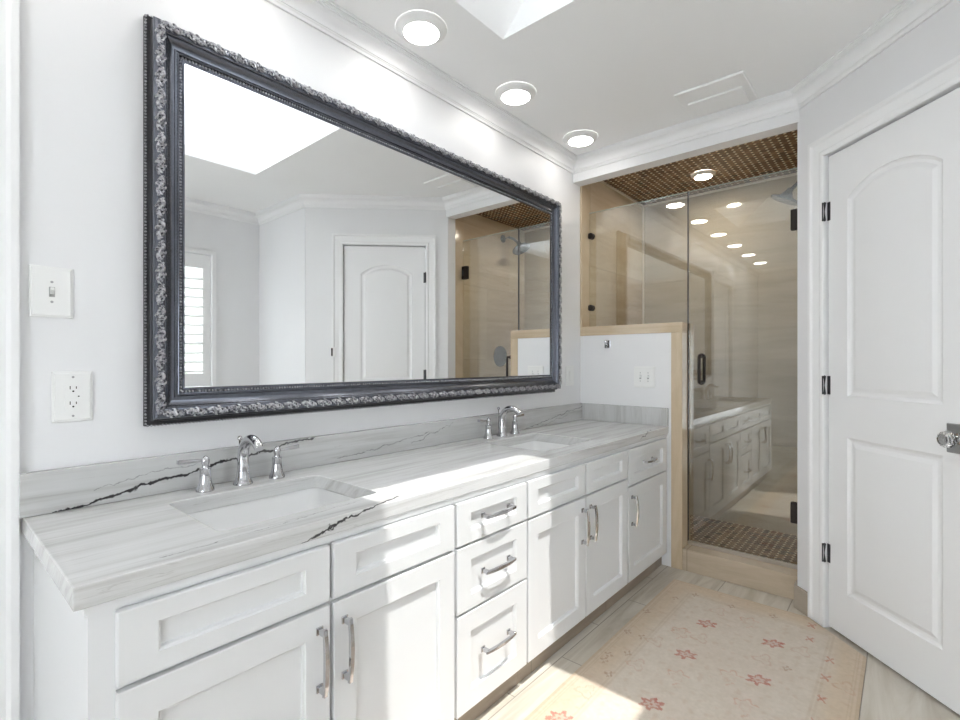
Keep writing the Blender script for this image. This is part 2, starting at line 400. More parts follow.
# right hand stub and diagonal wall with the closet doorway
bm = B()
prism(bm, [(P0.x, P0.y), tuple(dg(.170, 0, 0).xy), tuple(dg(.170, 0, -.12).xy), (2.85, .25), (2.795, .384)], 0, HC)
L = 1.075
bx(bm, .796, L, -.12, 0, 0, HC, DM); bx(bm, .1701, .796, -.12, 0, 2.045, HC, DM)
struct('wall_right', bm, M['wall'])
bm = B(); bx(bm, XJ, XJ+.1, YB-.1, P0.y-(P0.x-XJ), 0, HC); struct('wall_jog', bm, M['wall'])
bm = B(); holes_slab(bm, XL-.1, XJ+.1, 0, HC, [(.99, 1.565, .955, 2.0)], 0, .14, lambda a, b, c: Vector((a, YB-c, b))); struct('wall_window', bm, M['wall'])
bm = B(); holes_slab(bm, YB-.1, WY+.1, 0, HC, [(-.95, .25, .12, 1.62)], 0, .1, lambda a, b, c: Vector((XL-c, a, b))); struct('wall_far', bm, M['wall'])
bm = B(); holes_slab(bm, -1.01, .31, .06, 1.68, [(-.95, -.365, .12, 1.62), (-.335, .25, .12, 1.62)], 0, .015, lambda a, b, c: Vector((XL+.0005+c, a, b))); fill_wn = struct('added_fill_window', bm, M['trim'])  # added frame round an unseen opening that lets fill light in
bm = B(); bx(bm, XL-.09, XL-.085, -.96, .26, .11, 1.63); obj('pane', bm, M['window_glass'], fill_wn)
bm = B(); bx(bm, .10, L, -.70, -.69, -.01, HC, DM); bx(bm, .10, .11, -.69, -.121, -.01, HC, DM); bx(bm, L-.01, L, -.69, -.121, -.01, HC, DM); struct('closet_light_block', bm, M['wall'])  # unseen box added to stop light leaking round the closet door
bm = B(); bx(bm, -.8, .3, WY+.101, WY+.11, 0, HC); struct('doorway_light_block', bm, M['wall'])  # unseen backing sheet added to keep sky light out of the doorway gaps
# shower enclosure
bm = B(); bx(bm, 2.80, 3.87, WY-.004, WY+.1, 0, 2.38)
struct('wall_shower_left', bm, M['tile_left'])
bm = B(); bx(bm, 3.77, 3.87, .25, WY-.005, 0, 2.38); struct('wall_shower_back', bm, M['tile_shaded'])
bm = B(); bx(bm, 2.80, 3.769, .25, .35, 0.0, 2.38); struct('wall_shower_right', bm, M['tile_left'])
bm = B(); bx(bm, 2.787, 2.90, .33, .380, .12, 2.267); struct('trim_5', bm, M['trim_stone_v'])
bm = B(); bx(bm, 2.911, 2.924, .997, WY-.005, 0, 1.315); struct('wall_shower_front', bm, M['tile_shaded'])
bm = B(); bx(bm, EX-.0035, 3.87, .25, WY+.1, 2.38, 2.44); struct('ceiling_shower', bm, M['mosaic'])
bm = B(); bx(bm, 2.93, 3.87, .25, WY, .001, .02); struct('floor_shower', bm, M['mosaic'])

bm = B(); bx(bm, 3.758, 3.769, WY-.016, WY-.0045, .02, 2.37); bx(bm, 3.758, 3.769, .351, WY-.0165, 2.366, 2.3795); bx(bm, 2.80, 3.7575, WY-.013, WY-.0045, 2.369, 2.3795)
struct('trim_8', bm, paint('pale_corner_trim', (.80, .74, .64), .3))
# crown moulding swept round the room
def sweep_room(bm, path, prof, closed=True):
    n = len(path); rings = []
    for i in range(n):
        p0, p, p1 = Vector(path[i-1]), Vector(path[i]), Vector(path[(i+1) % n])
        a = (p-p0).normalized(); b = (p1-p).normalized()
        na, nb = Vector((a.y, -a.x)), Vector((b.y, -b.x)); m = (na+nb)/(1+na.dot(nb))      # path runs clockwise, room on the right
        rings.append([bm.verts.new((p.x+m.x*o, p.y+m.y*o, z)) for o, z in prof])
    for i in range(n):
        a, b = rings[i], rings[(i+1) % n]
        for k in range(len(prof)): kk = (k+1) % len(prof); bm.faces.new((a[k], a[kk], b[kk], b[k]))
room = [(XL, WY), (2.70, WY), (2.70, .372), (XJ, .372-(2.70-XJ)), (XJ, YB), (XL, YB)]
prof = [(0, 2.322), (.008, 2.322), (.010, 2.330), (.014, 2.334), (.014, 2.3365), (.018, 2.337), (.018, 2.341)]
for k in range(7):
    a = k/6*PI/2; prof.append((.018 + .034*(1-math.cos(a)), 2.342 + .034*math.sin(a)))
prof += [(.0525, 2.380), (.057, 2.381), (.057, 2.386), (.060, 2.3865), (.060, 2.391), (.066, 2.392), (.066, HC-.0005), (0, HC-.0005)]
bm = B(); sweep_room(bm, room, prof); struct('trim_6', bm, M['trim'], smooth=True, angle=25)
# tile baseboards on the stub and beside the closet door
bm = B(); prism(bm, [(2.786, .3845), (P0.x, .3845), tuple(dg(.085, 0, 0.0005).xy), tuple(dg(.085, 0, .012).xy), (P0.x-.006, .397), (2.786, .397)], 0.0005, .105)
struct('baseboard_right', bm, M['base_tile'])
bm = B(); bx(bm, .905, L-.01, .0005, .012, .0005, .105, DM); struct('baseboard_diagonal', bm, M['base_tile'])
bm = B(); bx(bm, XJ-.012, XJ, YB, -.40, .0005, .105); struct('baseboard_jog', bm, M['base_tile'])
bm = B(); bx(bm, XL, XJ-.013, YB, YB+.012, .0005, .105); struct('baseboard_window', bm, M['base_tile'])

bm = B(); bx(bm, -.5, 3.5, -2.9, -2.8, 0, 2.6); struct('louver_backdrop', bm, paint('dark_backdrop', (.20, .22, .18), .8))  # dark backdrop added outside so the gaps between louvers look darker
# closet door (arched two panel) in the diagonal wall
U0, U1 = .176, .790
bm = B()
def arch(u0, u1, z0, zs, za, n=14):
    pts = [(u0, z0), (u1, z0)]
    for k in range(n+1):
        x = k/n; s = (math.sin(PI*x))**1.0; e = 0.5-0.5*math.cos(2*PI*min(x, 1-x)) if False else 0
        pts.append((u1+(u0-u1)*x, zs + (za-zs)*(1-(2*x-1)**2)**0.9 if 0 < x < 1 else zs))
    return pts
ca = arch(U0+.100, U1-.124, 1.008, 1.825, 1.895); cb = quad_loop(U0+.100, U1-.124, .190, .838)
plate(bm, quad_loop(U0, U1, .012, 2.036), [ca, cb], [(0.004, -.004), (0.012, -.008), (0.022, -.008), (0.038, -.002), (0.042, -.0015)], lambda u, v, d: dg(u, v, d-.008), .035)
door = struct('door_1', bm, M['doorp'], smooth=True, angle=12)
bm = B(); casing(bm, U0-.006, U1+.006, 2.043, lambda u, z, d: dg(u, z, d), .080); struct('trim_7', bm, M['trim'])
for z in (1.80, 1.05, .325):
    bm = B(); tube(bm, [dg(U0-.004, z-.036, .006), dg(U0-.004, z+.036, .006)], .0055, 12)
    for k in (-.036, .036): ball(bm, dg(U0-.004, z+k, .006), .006, 2)
    bx(bm, U0-.004, U0+.012, -.0075, -.0065, z-.040, z+.040, DM); bx(bm, U0-.009, U0-.006, .011, .0145, z-.040, z+.040, DM)
    h = obj('hinge', bm, M['hinge'], door, smooth=True); h['label'] = 'dark metal hinge'
bm = B(); bx(bm, .684, .780, -.008, .000, .854, .950, DM); r = obj('knob_plate', bm, M['rose'], door, bevel=.003); r['label'] = 'square brushed metal knob plate'
bm = B(); lathe(bm, [(.020, 0), (.020, .004), (.011, .008), (.009, .022), (.014, .026), (.014, .030)], dg(.732, .903, 0), N); obj('knob_shank', bm, M['chrome'], r, smooth=True)
bm = B(); lathe(bm, [(.012, .030), (.022, .034), (.0265, .042), (.0275, .050), (.025, .059), (.018, .066), (.008, .069)], dg(.732, .903, 0), N, 12)
k = obj('knob', bm, M['crystal'], r); k['label'] = 'clear faceted glass knob'
# small black catch on the far casing of the closet door
bm = B(); bx(bm, .845, .875, .021, .024, 1.19, 1.26, DM); tg = obj('door_catch', bm, M['plastic']); tag(tg, 'small black catch on a white plate on the closet door casing, seen in the mirror', 'door catch')
bm = B(); bx(bm, .868, .878, .024, .036, 1.195, 1.255, DM); obj('lever', bm, M['bronze'], tg)

# ---------------------------------------------------------------- window with shutters
bm = B(); holes_slab(bm, .96, 1.595, .925, 2.03, [(.99, 1.565, .955, 2.0)], 0, .015, lambda a, b, c: Vector((a, YB+.0005+c, b))); wn = struct('window_1', bm, M['trim'])
bm = B(); bx(bm, .98, 1.575, YB-.125, YB-.120, .945, 2.01); obj('pane', bm, M['window_glass'], wn)
def shutter(x0, x1, label):
    t_ = thing('window_shutter', label, 'shutter', ((x0+x1)/2, YB-.03, .955), 'plantation shutters')
    bm = B(); holes_slab(bm, x0, x1, .958, 1.997, [(x0+.055, x1-.055, 1.06, 1.89)], -.012, .012, lambda a, b, c: Vector((a, YB-.03+c, b))); obj('shutter_frame', bm, M['trim'], t_)
    z = 1.095
    while z < 1.87:
        bm = B(); m = Matrix.Translation((0, YB-.03, z)) @ Matrix.Rotation(math.radians(-38), 4, 'X')
        bx(bm, x0+.056, x1-.056, -.036, .036, -.004, .004, m); obj('louver', bm, M['trim'], t_, bevel=.003); z += .072
    bm = B(); bx(bm, (x0+x1)/2-.006, (x0+x1)/2+.006, YB+.008, YB+.018, 1.08, 1.87); obj('tilt_rod', bm, M['trim'], t_)
shutter(1.0, 1.563, 'white plantation shutter with open louvers at the left edge of the mirror reflection')
# ---------------------------------------------------------------- vanity cabinets
FY, DY, DT = 1.020, 1.003, .019
def shaker(name, parent, x0, x1, z0, z1, rail=.060):
    bm = B(); w = .060
    plate(bm, quad_loop(x0, x1, z0, z1), [quad_loop(x0+w, x1-w, z0+rail, z1-rail)], [(0.002, -.003), (0.005, -.004), (0.007, -.011)],
          lambda u, v, d: Vector((u, DY-d, v)), DT-.003)
    return obj(name, bm, M['cabinet'], parent)
def pull(parent, cx, cz, vert, length=.146):
    bm = B(); h = length/2
    def P(a, out, s=0): return Vector((cx + s, DY-out, cz + a)) if vert else Vector((cx + a, DY-out, cz + s))
    for sg in (-1, 1):
        a = sg*(h-.008); c = P(a, 0)
        bx(bm, c.x-.0085, c.x+.0085, DY-.004, DY, c.z-.0085, c.z+.0085)
        bx(bm, c.x-.0055, c.x+.0055, DY-.027, DY-.003, c.z-.0055, c.z+.0055)
    secs = []
    for k in range(13):
        s = -1+2*k/12; a = s*(h+.002); out = .0245+.0075*(1-s*s); w = .0058+.0016*(1-abs(s)); tk = .0036
        secs.append([bm.verts.new(P(a, out+dt, ds)) for dt, ds in ((-tk, -w), (tk, -w*.7), (tk, w*.7), (-tk, w))])
    for a, b in zip(secs, secs[1:]):
        for i in range(4): j = (i+1) % 4; bm.faces.new((a[i], a[j], b[j], b[i]))
    bm.faces.new(secs[0]); bm.faces.new(secs[-1])
    o = obj('pull', bm, M['chrome'], parent, bevel=.0008); o['label'] = 'arched chrome pull'; return o
ZT, ZB = .727, .092
def carcass(t_, x0, x1, openings, left_panel=False, right=False):
    bm = B()
    holes_slab(bm, x0, x1, .09, .7475, openings, 0, .018, lambda a, b, c: Vector((a, FY+c, b)))
    for a, b in ((x0, x0+.012), (x1-.012, x1)): bx(bm, a, b, FY+.0181, WY-.001, .09, .7475)
    bx(bm, x0+.0121, x1-.0121, FY+.0181, WY-.025, .09, .105); bx(bm, x0+.0121, x1-.0121, WY-.035, WY-.025, .1051, .7475)
    obj('cabinet_body', bm, M['cabinet'], t_)
    bm = B(); bx(bm, x0 + (.04 if left_panel else 0), x1, FY+.028, FY+.043, .0005, .0895); k = obj('toe_kick', bm, M['toe'], t_); k['label'] = 'brown tiled toe kick'
    bm = B(); bx(bm, x0-(.006 if left_panel else 0), x1, FY-.006, FY-.0005, .7335, .7475)
    if left_panel: bx(bm, x0-.006, x0-.0005, FY-.0005, WY-.001, .7335, .7475)
    obj('cornice_strip', bm, M['cabinet'], t_)
a = thing('vanity_cabinet', 'white sink cabinet under the nearer basin, with two doors and two plain panels', 'cabinet', (.62, 1.28, 0))
carcass(a, .190, 1.0505, [(.24, .622, .12, .58), (.65, 1.03, .12, .58), (.24, .622, .61, .70), (.65, 1.03, .61, .70)], True)
d1 = shaker('door', a, .227, .631, ZB, .590); pull(d1, .603, .478, True)
d2 = shaker('door', a, .641, 1.045, ZB, .590); pull(d2, .669, .478, True)
shaker('panel_front', a, .227, .631, .600, ZT, .036); shaker('panel_front', a, .641, 1.045, .600, ZT, .036)
b_ = thing('vanity_cabinet', 'white drawer stack of three drawers between the two sink cabinets', 'cabinet', (1.235, 1.28, 0))
carcass(b_, 1.051, 1.4145, [(1.075, 1.395, .12, .37), (1.075, 1.395, .41, .575), (1.075, 1.395, .61, .70)])
for z0, z1, pz, rl in ((.600, ZT, .670, .036), (.397, .592, .498, .044), (ZB, .389, .252, .059)):
    d = shaker('drawer', b_, 1.057, 1.409, z0, z1, rl); pull(d, 1.236, pz, False)
c_ = thing('vanity_cabinet', 'white sink cabinet under the farther basin, its paired pulls side by side', 'cabinet', (1.83, 1.28, 0))
carcass(c_, 1.415, 2.2395, [(1.44, 1.82, .12, .58), (1.84, 2.215, .12, .58), (1.44, 1.82, .61, .70), (1.84, 2.215, .61, .70)])
d1 = shaker('door', c_, 1.420, 1.827, ZB, .590); pull(d1, 1.797, .478, True)
d2 = shaker('door', c_, 1.835, 2.234, ZB, .590); pull(d2, 1.866, .478, True)
shaker('panel_front', c_, 1.420, 1.827, .600, ZT, .036); shaker('panel_front', c_, 1.835, 2.234, .600, ZT, .036)
d_ = thing('vanity_cabinet', 'white end cabinet beside the half wall, one drawer over one door', 'cabinet', (2.51, 1.28, 0))
carcass(d_, 2.240, EX-.005, [(2.27, 2.72, .12, .53), (2.27, 2.72, .57, .70)])
d1 = shaker('door', d_, 2.248, 2.742, ZB, .545); pull(d1, 2.280, .432, True)
d2 = shaker('drawer', d_, 2.248, 2.742, .555, ZT, .044); pull(d2, 2.47, .648, False, .125)

# countertop with two basin cut-outs
SK = ((.430, .850), (1.675, 2.080)); SY = (1.106, 1.432)
bm = B(); es = []
def eloop(pts, z):
    vs = [bm.verts.new((x, y, z)) for x, y in pts]; return vs, [bm.edges.new((vs[i], vs[(i+1) % len(vs)])) for i in range(len(vs))]
loops = [quad_loop(.169, EX-.0015, 1.009, WY-.0005)] + [rrect(a, b, SY[0], SY[1], .022) for a, b in SK]
top = []; bot = []
for p in loops: v, e = eloop(p, CT); top.append(v); es += e
bmesh.ops.triangle_fill(bm, edges=es, use_beauty=True); es = []
for p in loops: v, e = eloop(p, CT-.040); bot.append(v); es += e
bmesh.ops.triangle_fill(bm, edges=es, use_beauty=True)
for a, b in zip(top, bot):
    for i in range(len(a)): j = (i+1) % len(a); bm.faces.new((a[i], a[j], b[j], b[i]))
tag(obj('countertop', bm, M['marble_top'], bevel=.0025), 'long grey and white streaked marble countertop over the white cabinets', 'countertop')
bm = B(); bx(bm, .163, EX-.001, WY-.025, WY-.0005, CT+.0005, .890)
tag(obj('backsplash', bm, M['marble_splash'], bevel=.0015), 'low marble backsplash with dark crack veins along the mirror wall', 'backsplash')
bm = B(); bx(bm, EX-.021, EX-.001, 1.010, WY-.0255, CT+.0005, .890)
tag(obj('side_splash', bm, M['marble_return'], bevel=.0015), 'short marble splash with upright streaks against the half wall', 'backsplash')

def basin(x0, x1, label):
    cx, cy = (x0+x1)/2, sum(SY)/2
    t_ = thing('sink', label, 'sink', (cx, cy, CT-.19), 'undermount basins')
    bm = B(); prev = None; first = None
    # inside, then outside shell
    steps = [(-.012, -.0405, .03), (-.004, -.0405, .028), (-.001, -.050, .028), (.004, -.075, .032), (.012, -.115, .045), (.03, -.140, .06), (.07, -.152, .07), (.12, -.158, .03)]
    for ins, dz, r in steps:
        pts = rrect(x0+ins, x1-ins, SY[0]+ins, SY[1]-ins, r, 6); cur = [bm.verts.new((x, y, CT+dz)) for x, y in pts]
        if prev:
            for i in range(len(cur)): j = (i+1) % len(cur); bm.faces.new((prev[i], prev[j], cur[j], cur[i]))
        else: first = cur
        prev = cur
    bm.faces.new(prev); prev = first
    for ins, dz, r in [(-.012, -.052, .03), (-.008, -.120, .045), (.02, -.155, .06), (.10, -.172, .05)]:
        pts = rrect(x0+ins, x1-ins, SY[0]+ins, SY[1]-ins, r, 6); cur = [bm.verts.new((x, y, CT+dz)) for x, y in pts]
        for i in range(len(cur)): j = (i+1) % len(cur); bm.faces.new((prev[i], prev[j], cur[j], cur[i]))
        prev = cur
    bm.faces.new(prev)
    obj('bowl', bm, M['porcelain'], t_, smooth=True, angle=50)
    bm = B(); lathe(bm, [(.030, 0), (.030, .003), (.022, .004), (.020, .001)], (cx, cy, CT-.158)); k = obj('drain', bm, M['chrome'], t_, smooth=True); k['label'] = 'round chrome drain'
basin(*SK[0], 'white rectangular basin set into the countertop at its near end')
basin(*SK[1], 'white rectangular basin set into the countertop at its far end')

# ---------------------------------------------------------------- faucets
def faucet(cx, cy, label):
    t_ = thing('faucet', label, 'faucet', (cx, cy, CT), 'widespread chrome faucets')
    def at(x, y, z): return (cx+x, cy+y, CT+z)
    bm = B(); lathe(bm, [(.027, .0005), (.0275, .004), (.025, .008), (.021, .016), (.0188, .028), (.0172, .040)], at(0, 0, 0), n=32, close=True)
    path = []; rad = []
    for k in range(8): path.append(at(0, .001*k*k*0, .020+.062*k/7)); rad.append(.0176-.0016*k/7)
    R_ = .058
    for k in range(1, 17):
        a = math.radians(142*k/16); path.append(at(0, -(R_ - R_*math.cos(a)), .082 + .056*math.sin(a))); rad.append(.0160-.0030*k/16)
    tube(bm, path, rad, 20, True); obj('spout', bm, M['chrome'], t_, smooth=True, angle=50)
    bm = B(); tube(bm, [at(0, .022, .03), at(0, .022, .128)], .0028, 10); ball(bm, at(0, .022, .134), .0075, 2); obj('lift_rod', bm, M['chrome'], t_, smooth=True)
    for s in (-1, 1):
        bm = B(); x = s*.104
        lathe(bm, [(.0235, .0005), (.024, .004), (.0225, .008), (.0185, .018), (.0160, .030), (.0145, .044), (.0140, .058), (.0150, .060), (.0150, .064), (.0095, .067), (.0085, .074), (.0105, .079), (.0115, .086), (.0105, .093), (.0060, .097), (.0040, .099)], at(x, 0, 0), n=28)
        h = obj('handle', bm, M['chrome'], t_, smooth=True, angle=50)
        bm = B(); secs = []
        for k in range(7):
            q = k/6; o = .010+.060*q; w = .0048+.0036*q; tt = .0042+.0022*q
            secs.append([bm.verts.new(at(x+s*o, 0 + dy*w, .0868+.004*q + dz*tt)) for dy, dz in ((-1, -1), (1, -1), (1, 1), (-1, 1))])
        for a, b in zip(secs, secs[1:]):
            for i in range(4): j = (i+1) % 4; bm.faces.new((a[i], a[j], b[j], b[i]))
        bm.faces.new(secs[0]); bm.faces.new(secs[-1]); obj('lever', bm, M['chrome'], h, bevel=.0012)
    return t_
f1 = faucet(.643, 1.486, 'arched chrome faucet with two lever handles behind the nearer basin')
dup(f1, (1.888, 1.492, CT), 'arched chrome faucet with two lever handles behind the farther basin')

# ---------------------------------------------------------------- mirror
MX0, MX1, MZ0, MZ1 = .497, 2.378, 1.074, 1.992        # visible glass
mir = thing('wall_mirror', 'large mirror in a carved dark pewter frame hung over the two basins', 'mirror', ((MX0+MX1)/2, WY, MZ0-.09))
# section: (outward offset from the glass edge, height off the wall)
SEC = [(-.004, .036), (-.004, .041), (.002, .043), (.002, .040), (.0105, .040), (.0105, .046), (.0125, .0475), (.0145, .046), (.0145, .043), (.017, .043), (.019, .047), (.0215, .047), (.022, .043)]
for k in range(9): q = k/8; SEC.append((.023+.022*q, .043+.016*q*q))
SEC += [(.0455, .063), (.0475, .065), (.049, .063), (.051, .063), (.056, .0665), (.0625, .068), (.069, .0665), (.0735, .062), (.0755, .062), (.077, .059), (.077, .053)]
SIDE = [(.077, .053), (.074, .050), (.070, .040), (.072, .026), (.076, .022), (.082, .020), (.085, .016), (.085, .001)]
def frame_sweep(bm, sec):
    rings = []
    for cx, cz, sx, sz in ((MX0, MZ0, -1, -1), (MX1, MZ0, 1, -1), (MX1, MZ1, 1, 1), (MX0, MZ1, -1, 1)):
        rings.append([bm.verts.new((cx+sx*o, WY-h, cz+sz*(o+(.013 if h < .045 and o > .05 else 0)))) for o, h in sec])
    for i in range(4):
        a, b = rings[i], rings[(i+1) % 4]
        for k in range(len(sec)-1): bm.faces.new((a[k], a[k+1], b[k+1], b[k]))
bm = B(); frame_sweep(bm, SEC); obj('frame', bm, M['frame'], mir, smooth=True, angle=30)
bm = B(); frame_sweep(bm, SIDE); k = obj('frame_side', bm, M['frame_dark'], mir, smooth=True, angle=30); k['label'] = 'dark hollow outer side of the frame'
def along(step, off, offz=None):
    """points spaced along the four sides at an outward offset: (position, tangent, outward)"""
    x0, x1, z0, z1 = MX0-off, MX1+off, MZ0-(offz or off), MZ1+(offz or off)
    for (ax, az), (bx_, bz), out in (((x0, z0), (x1, z0), (0, -1)), ((x1, z0), (x1, z1), (1, 0)), ((x1, z1), (x0, z1), (0, 1)), ((x0, z1), (x0, z0), (-1, 0))):
        Ln = math.hypot(bx_-ax, bz-az); n = max(1, round(Ln/step)); tx, tz = (bx_-ax)/Ln, (bz-az)/Ln
        for i in range(n): yield ax+tx*Ln*(i+.5)/n, az+tz*Ln*(i+.5)/n, (tx, tz), out
bm = B()
for x, z, _, _ in along(.0088, .0065): ball(bm, (x, WY-.042, z), .0034, 1)
k = obj('bead_trim', bm, M['carving'], mir, smooth=True); k['label'] = 'row of small silver beads round the glass'
bm = B()
for x, z, _, _ in along(.0088, .0835, .0965): ball(bm, (x, WY-.018, z), .0036, 1)
obj('outer_bead_trim', bm, M['carving'], mir, smooth=True)
bm = B()
for i, (x, z, (tx, tz), (ox, oz)) in enumerate(along(.058, .0625)):
    def W3(a, b, h): return Vector((x+tx*a+ox*b, WY-h, z+tz*a+oz*b))
    pts = []; rr = []
    for k in range(15):                                    # broad S shaped acanthus stem
        q = -1+2*k/14; pts.append(W3(q*.029, .0075*math.sin(q*PI), .0675+.0015*math.cos(q*PI/2))); rr.append(.0016+.0034*math.cos(q*PI/2))
    tube(bm, pts, rr, 6)
    for sg in (-1, 1):                                     # lobes curling off both flanks
        for a0, b0, ln, ang, r0 in ((.002, .001, .017, 1.05, .0032), (.010, .0045, .015, .35, .0030), (.018, .005, .012, -.3, .0026), (-.006, -.004, .014, 2.3, .0028), (.006, -.003, .013, -1.0, .0028), (.016, -.001, .011, -1.3, .0022)):
            p = []; rd = []
            for k in range(6):
                q = k/5; an = ang - 1.1*q
                p.append(W3(sg*(a0+ln*q*math.cos(an)), sg*max(-.0125, min(.0125, b0+ln*q*math.sin(an)*.85)), .0672+.0032*math.sin(q*PI))); rd.append(r0*(.45+.75*math.sin(PI*min(1, .2+q*.75))))
            tube(bm, p, rd, 5)
        ball(bm, W3(sg*.0265, sg*.0055, .0685), .0036, 1)
k = obj('leaf_carving', bm, M['carving'], mir, smooth=True, angle=60); k['label'] = 'raised silver leaf scroll carving along the frame ridge'
bm = B(); bx(bm, MX0-.002, MX1+.002, WY-.040, WY-.030, MZ0-.002, MZ1+.002); obj('mirror_glass', bm, M['mirror'], mir)

# ---------------------------------------------------------------- wall plates
def wall_plate(name, x0, x1, z0, z1, tf, label, cat, kind):
    """tf(a, b, out) -> world"""
    c = tf((x0+x1)/2, (z0+z1)/2, 0); t_ = thing(name, label, cat, c)
    bm = B(); plate(bm, quad_loop(x0, x1, z0, z1), [quad_loop(x0+.004, x1-.004, z0+.004, z1-.004)], [(.001, .002), (.004, .0025)], lambda u, v, d: tf(u, v, d+.005), .0045)
    obj('cover_plate', bm, M['plastic'], t_); cx, cz = (x0+x1)/2, (z0+z1)/2
    def cube(bm, a0, a1, b0, b1, o0, o1):
        vs = [bm.verts.new(tf(a, b, o)) for a in (a0, a1) for b in (b0, b1) for o in (o0, o1)]
        for f in ((0,1,3,2), (4,6,7,5), (0,4,5,1), (2,3,7,6), (0,2,6,4), (1,5,7,3)): bm.faces.new([vs[i] for i in f])
    def toggle(cx):
        bm = B(); cube(bm, cx-.0055, cx+.0055, cz-.012, cz+.012, .0075, .0085); k = obj('toggle_slot', bm, M['rose'], t_)
        bm = B(); vs = [bm.verts.new(tf(a, b, o)) for a, b, o in ((cx-.004, cz-.006, .008), (cx+.004, cz-.006, .008), (cx+.004, cz+.008, .008), (cx-.004, cz+.008, .008), (cx-.0035, cz+.004, .018), (cx+.0035, cz+.004, .018), (cx+.0035, cz+.010, .017), (cx-.0035, cz+.010, .017))]
        for f in ((0,1,5,4), (1,2,6,5), (2,3,7,6), (3,0,4,7), (4,5,6,7), (0,3,2,1)): bm.faces.new([vs[i] for i in f])
        obj('toggle', bm, M['plastic'], t_)
        for s in (-1, 1):
            bm = B(); o = tf(cx, cz+s*.024, .0075); ax = tf(0, 0, 1)-tf(0, 0, 0); lathe(bm, [(.003, 0), (.003, .0006), (.0005, .0012)], o, ax, 10); obj('screw', bm, M['rose'], t_)
    def outlet(cx):
        bm = B(); cube(bm, cx-.0165, cx+.0165, cz-.033, cz+.033, .0075, .0095); blk = obj('receptacle', bm, M['plastic'], t_)
        for s in (-1, 1):
            for dx, w, h in ((-.006, .0012, .008), (.006, .0012, .006)):
                bm = B(); cube(bm, cx+dx-w/2-.0003, cx+dx+w/2+.0003, cz+s*.019-h/2+.003, cz+s*.019+h/2+.003, .0095, .0099); obj('slot', bm, M['slot'], blk)
            bm = B(); ax = tf(0, 0, 1)-tf(0, 0, 0); lathe(bm, [(.0022, 0), (.0022, .0004)], tf(cx, cz+s*.019-.006, .0095), ax, 10); obj('slot', bm, M['slot'], blk)
        bm = B(); cube(bm, cx-.010, cx+.004, cz-.0035, cz+.0035, .0095, .0105); obj('test_button', bm, M['plastic'], blk)
        bm = B(); cube(bm, cx+.009, cx+.012, cz-.0015, cz+.0015, .0095, .0105); obj('indicator', bm, M['slot'], blk)
        for s in (-1, 1):
            bm = B(); ax = tf(0, 0, 1)-tf(0, 0, 0); lathe(bm, [(.0028, 0), (.0028, .0006), (.0005, .0012)], tf(cx, cz+s*.048, .0075), ax, 10); obj('screw', bm, M['rose'], t_)
    def rocker(cx):
        bm = B(); cube(bm, cx-.016, cx+.016, cz-.033, cz+.033, .0075, .0085); f = obj('rocker_frame', bm, M['plastic'], t_)
        bm = B(); cube(bm, cx-.013, cx+.013, cz-.029, cz+.029, .0085, .011); obj('rocker', bm, M['plastic'], f, bevel=.001)
    if kind == 'toggle': toggle(cx)
    if kind == 'outlet': outlet(cx)
    if kind == 'rocker': rocker(cx)
    if kind == 'double': rocker(cx-.0) if False else None
    if kind == 'double': toggle(cx-.023); outlet_x = cx+.023; toggle(outlet_x)
    return t_
WT = lambda a, b, o: Vector((a, WY-.0002-o, b))
ET = lambda a, b, o: Vector((EX-.0002-o, a, b))
wall_plate('light_switch', .181, .263, 1.258, 1.381, WT, 'white single toggle light switch plate left of the framed mirror', 'light switch', 'toggle')
wall_plate('power_outlet', .222, .302, 1.002, 1.127, WT, 'white square power outlet plate below the light switch', 'outlet', 'outlet')
wall_plate('light_switch', 2.610, 2.700, 1.004, 1.127, WT, 'white rocker switch plate between the mirror and the half wall', 'light switch', 'rocker')
wall_plate('light_switch', 1.085, 1.213, 1.002, 1.124, ET, 'white double switch plate on the half wall under the hook', 'light switch', 'double')
# robe hook on the half wall
hk = thing('robe_hook', 'small chrome robe hook on the white half wall under the stone ledge', 'hook', (EX, 1.376, 1.258))
bm = B(); bx(bm, EX-.006, EX-.0003, 1.362, 1.400, 1.235, 1.283); pl = obj('back_plate', bm, M['chrome'], hk, bevel=.002)
bm = B(); tube(bm, [(EX-.005, 1.376, 1.262), (EX-.03, 1.376, 1.256), (EX-.036, 1.376, 1.266)], .005, 10); ball(bm, (EX-.037, 1.376, 1.272), .012, 2)
tube(bm, [(EX-.005, 1.376, 1.252), (EX-.02, 1.376, 1.238), (EX-.026, 1.376, 1.243)], .005, 10); obj('prong', bm, M['chrome'], hk, smooth=True)

# ---------------------------------------------------------------- shower glass and fittings
pn = thing('glass_partition', 'fixed clear glass shower panel standing on the stone capped half wall', 'glass panel', (GX, 1.25, 1.3725))
bm = B(); bx(bm, GX-.004, GX+.004, .938, WY-.014, 1.3725, 2.114); obj('glass', bm, M['glass'], pn)
bm = B(); bx(bm, GX-.0042, GX+.0042, .938, WY-.014, 2.1142, 2.1170); k = obj('polished_edge', bm, M['glass_edge'], pn); k['label'] = 'pale green polished top edge'
for z in (1.965, 1.500):
    bm = B(); lathe(bm, [(.020, 0), (.020, .010), (.017, .012)], (GX-.005, WY-.027, z), (-1, 0, 0), 20); lathe(bm, [(.020, 0), (.020, .010), (.017, .012)], (GX+.005, WY-.027, z), (1, 0, 0), 20)
    k = obj('clamp', bm, M['bronze'], pn, smooth=True); k['label'] = 'round dark bronze glass clamp'
sd = thing('shower_door', 'frameless clear glass shower door with dark bronze hinges and pull handle', 'shower door', (GX, .66, .12))
bm = B(); bx(bm, GX-.004, GX+.004, .383, .932, .139, 2.114); obj('glass', bm, M['glass'], sd)
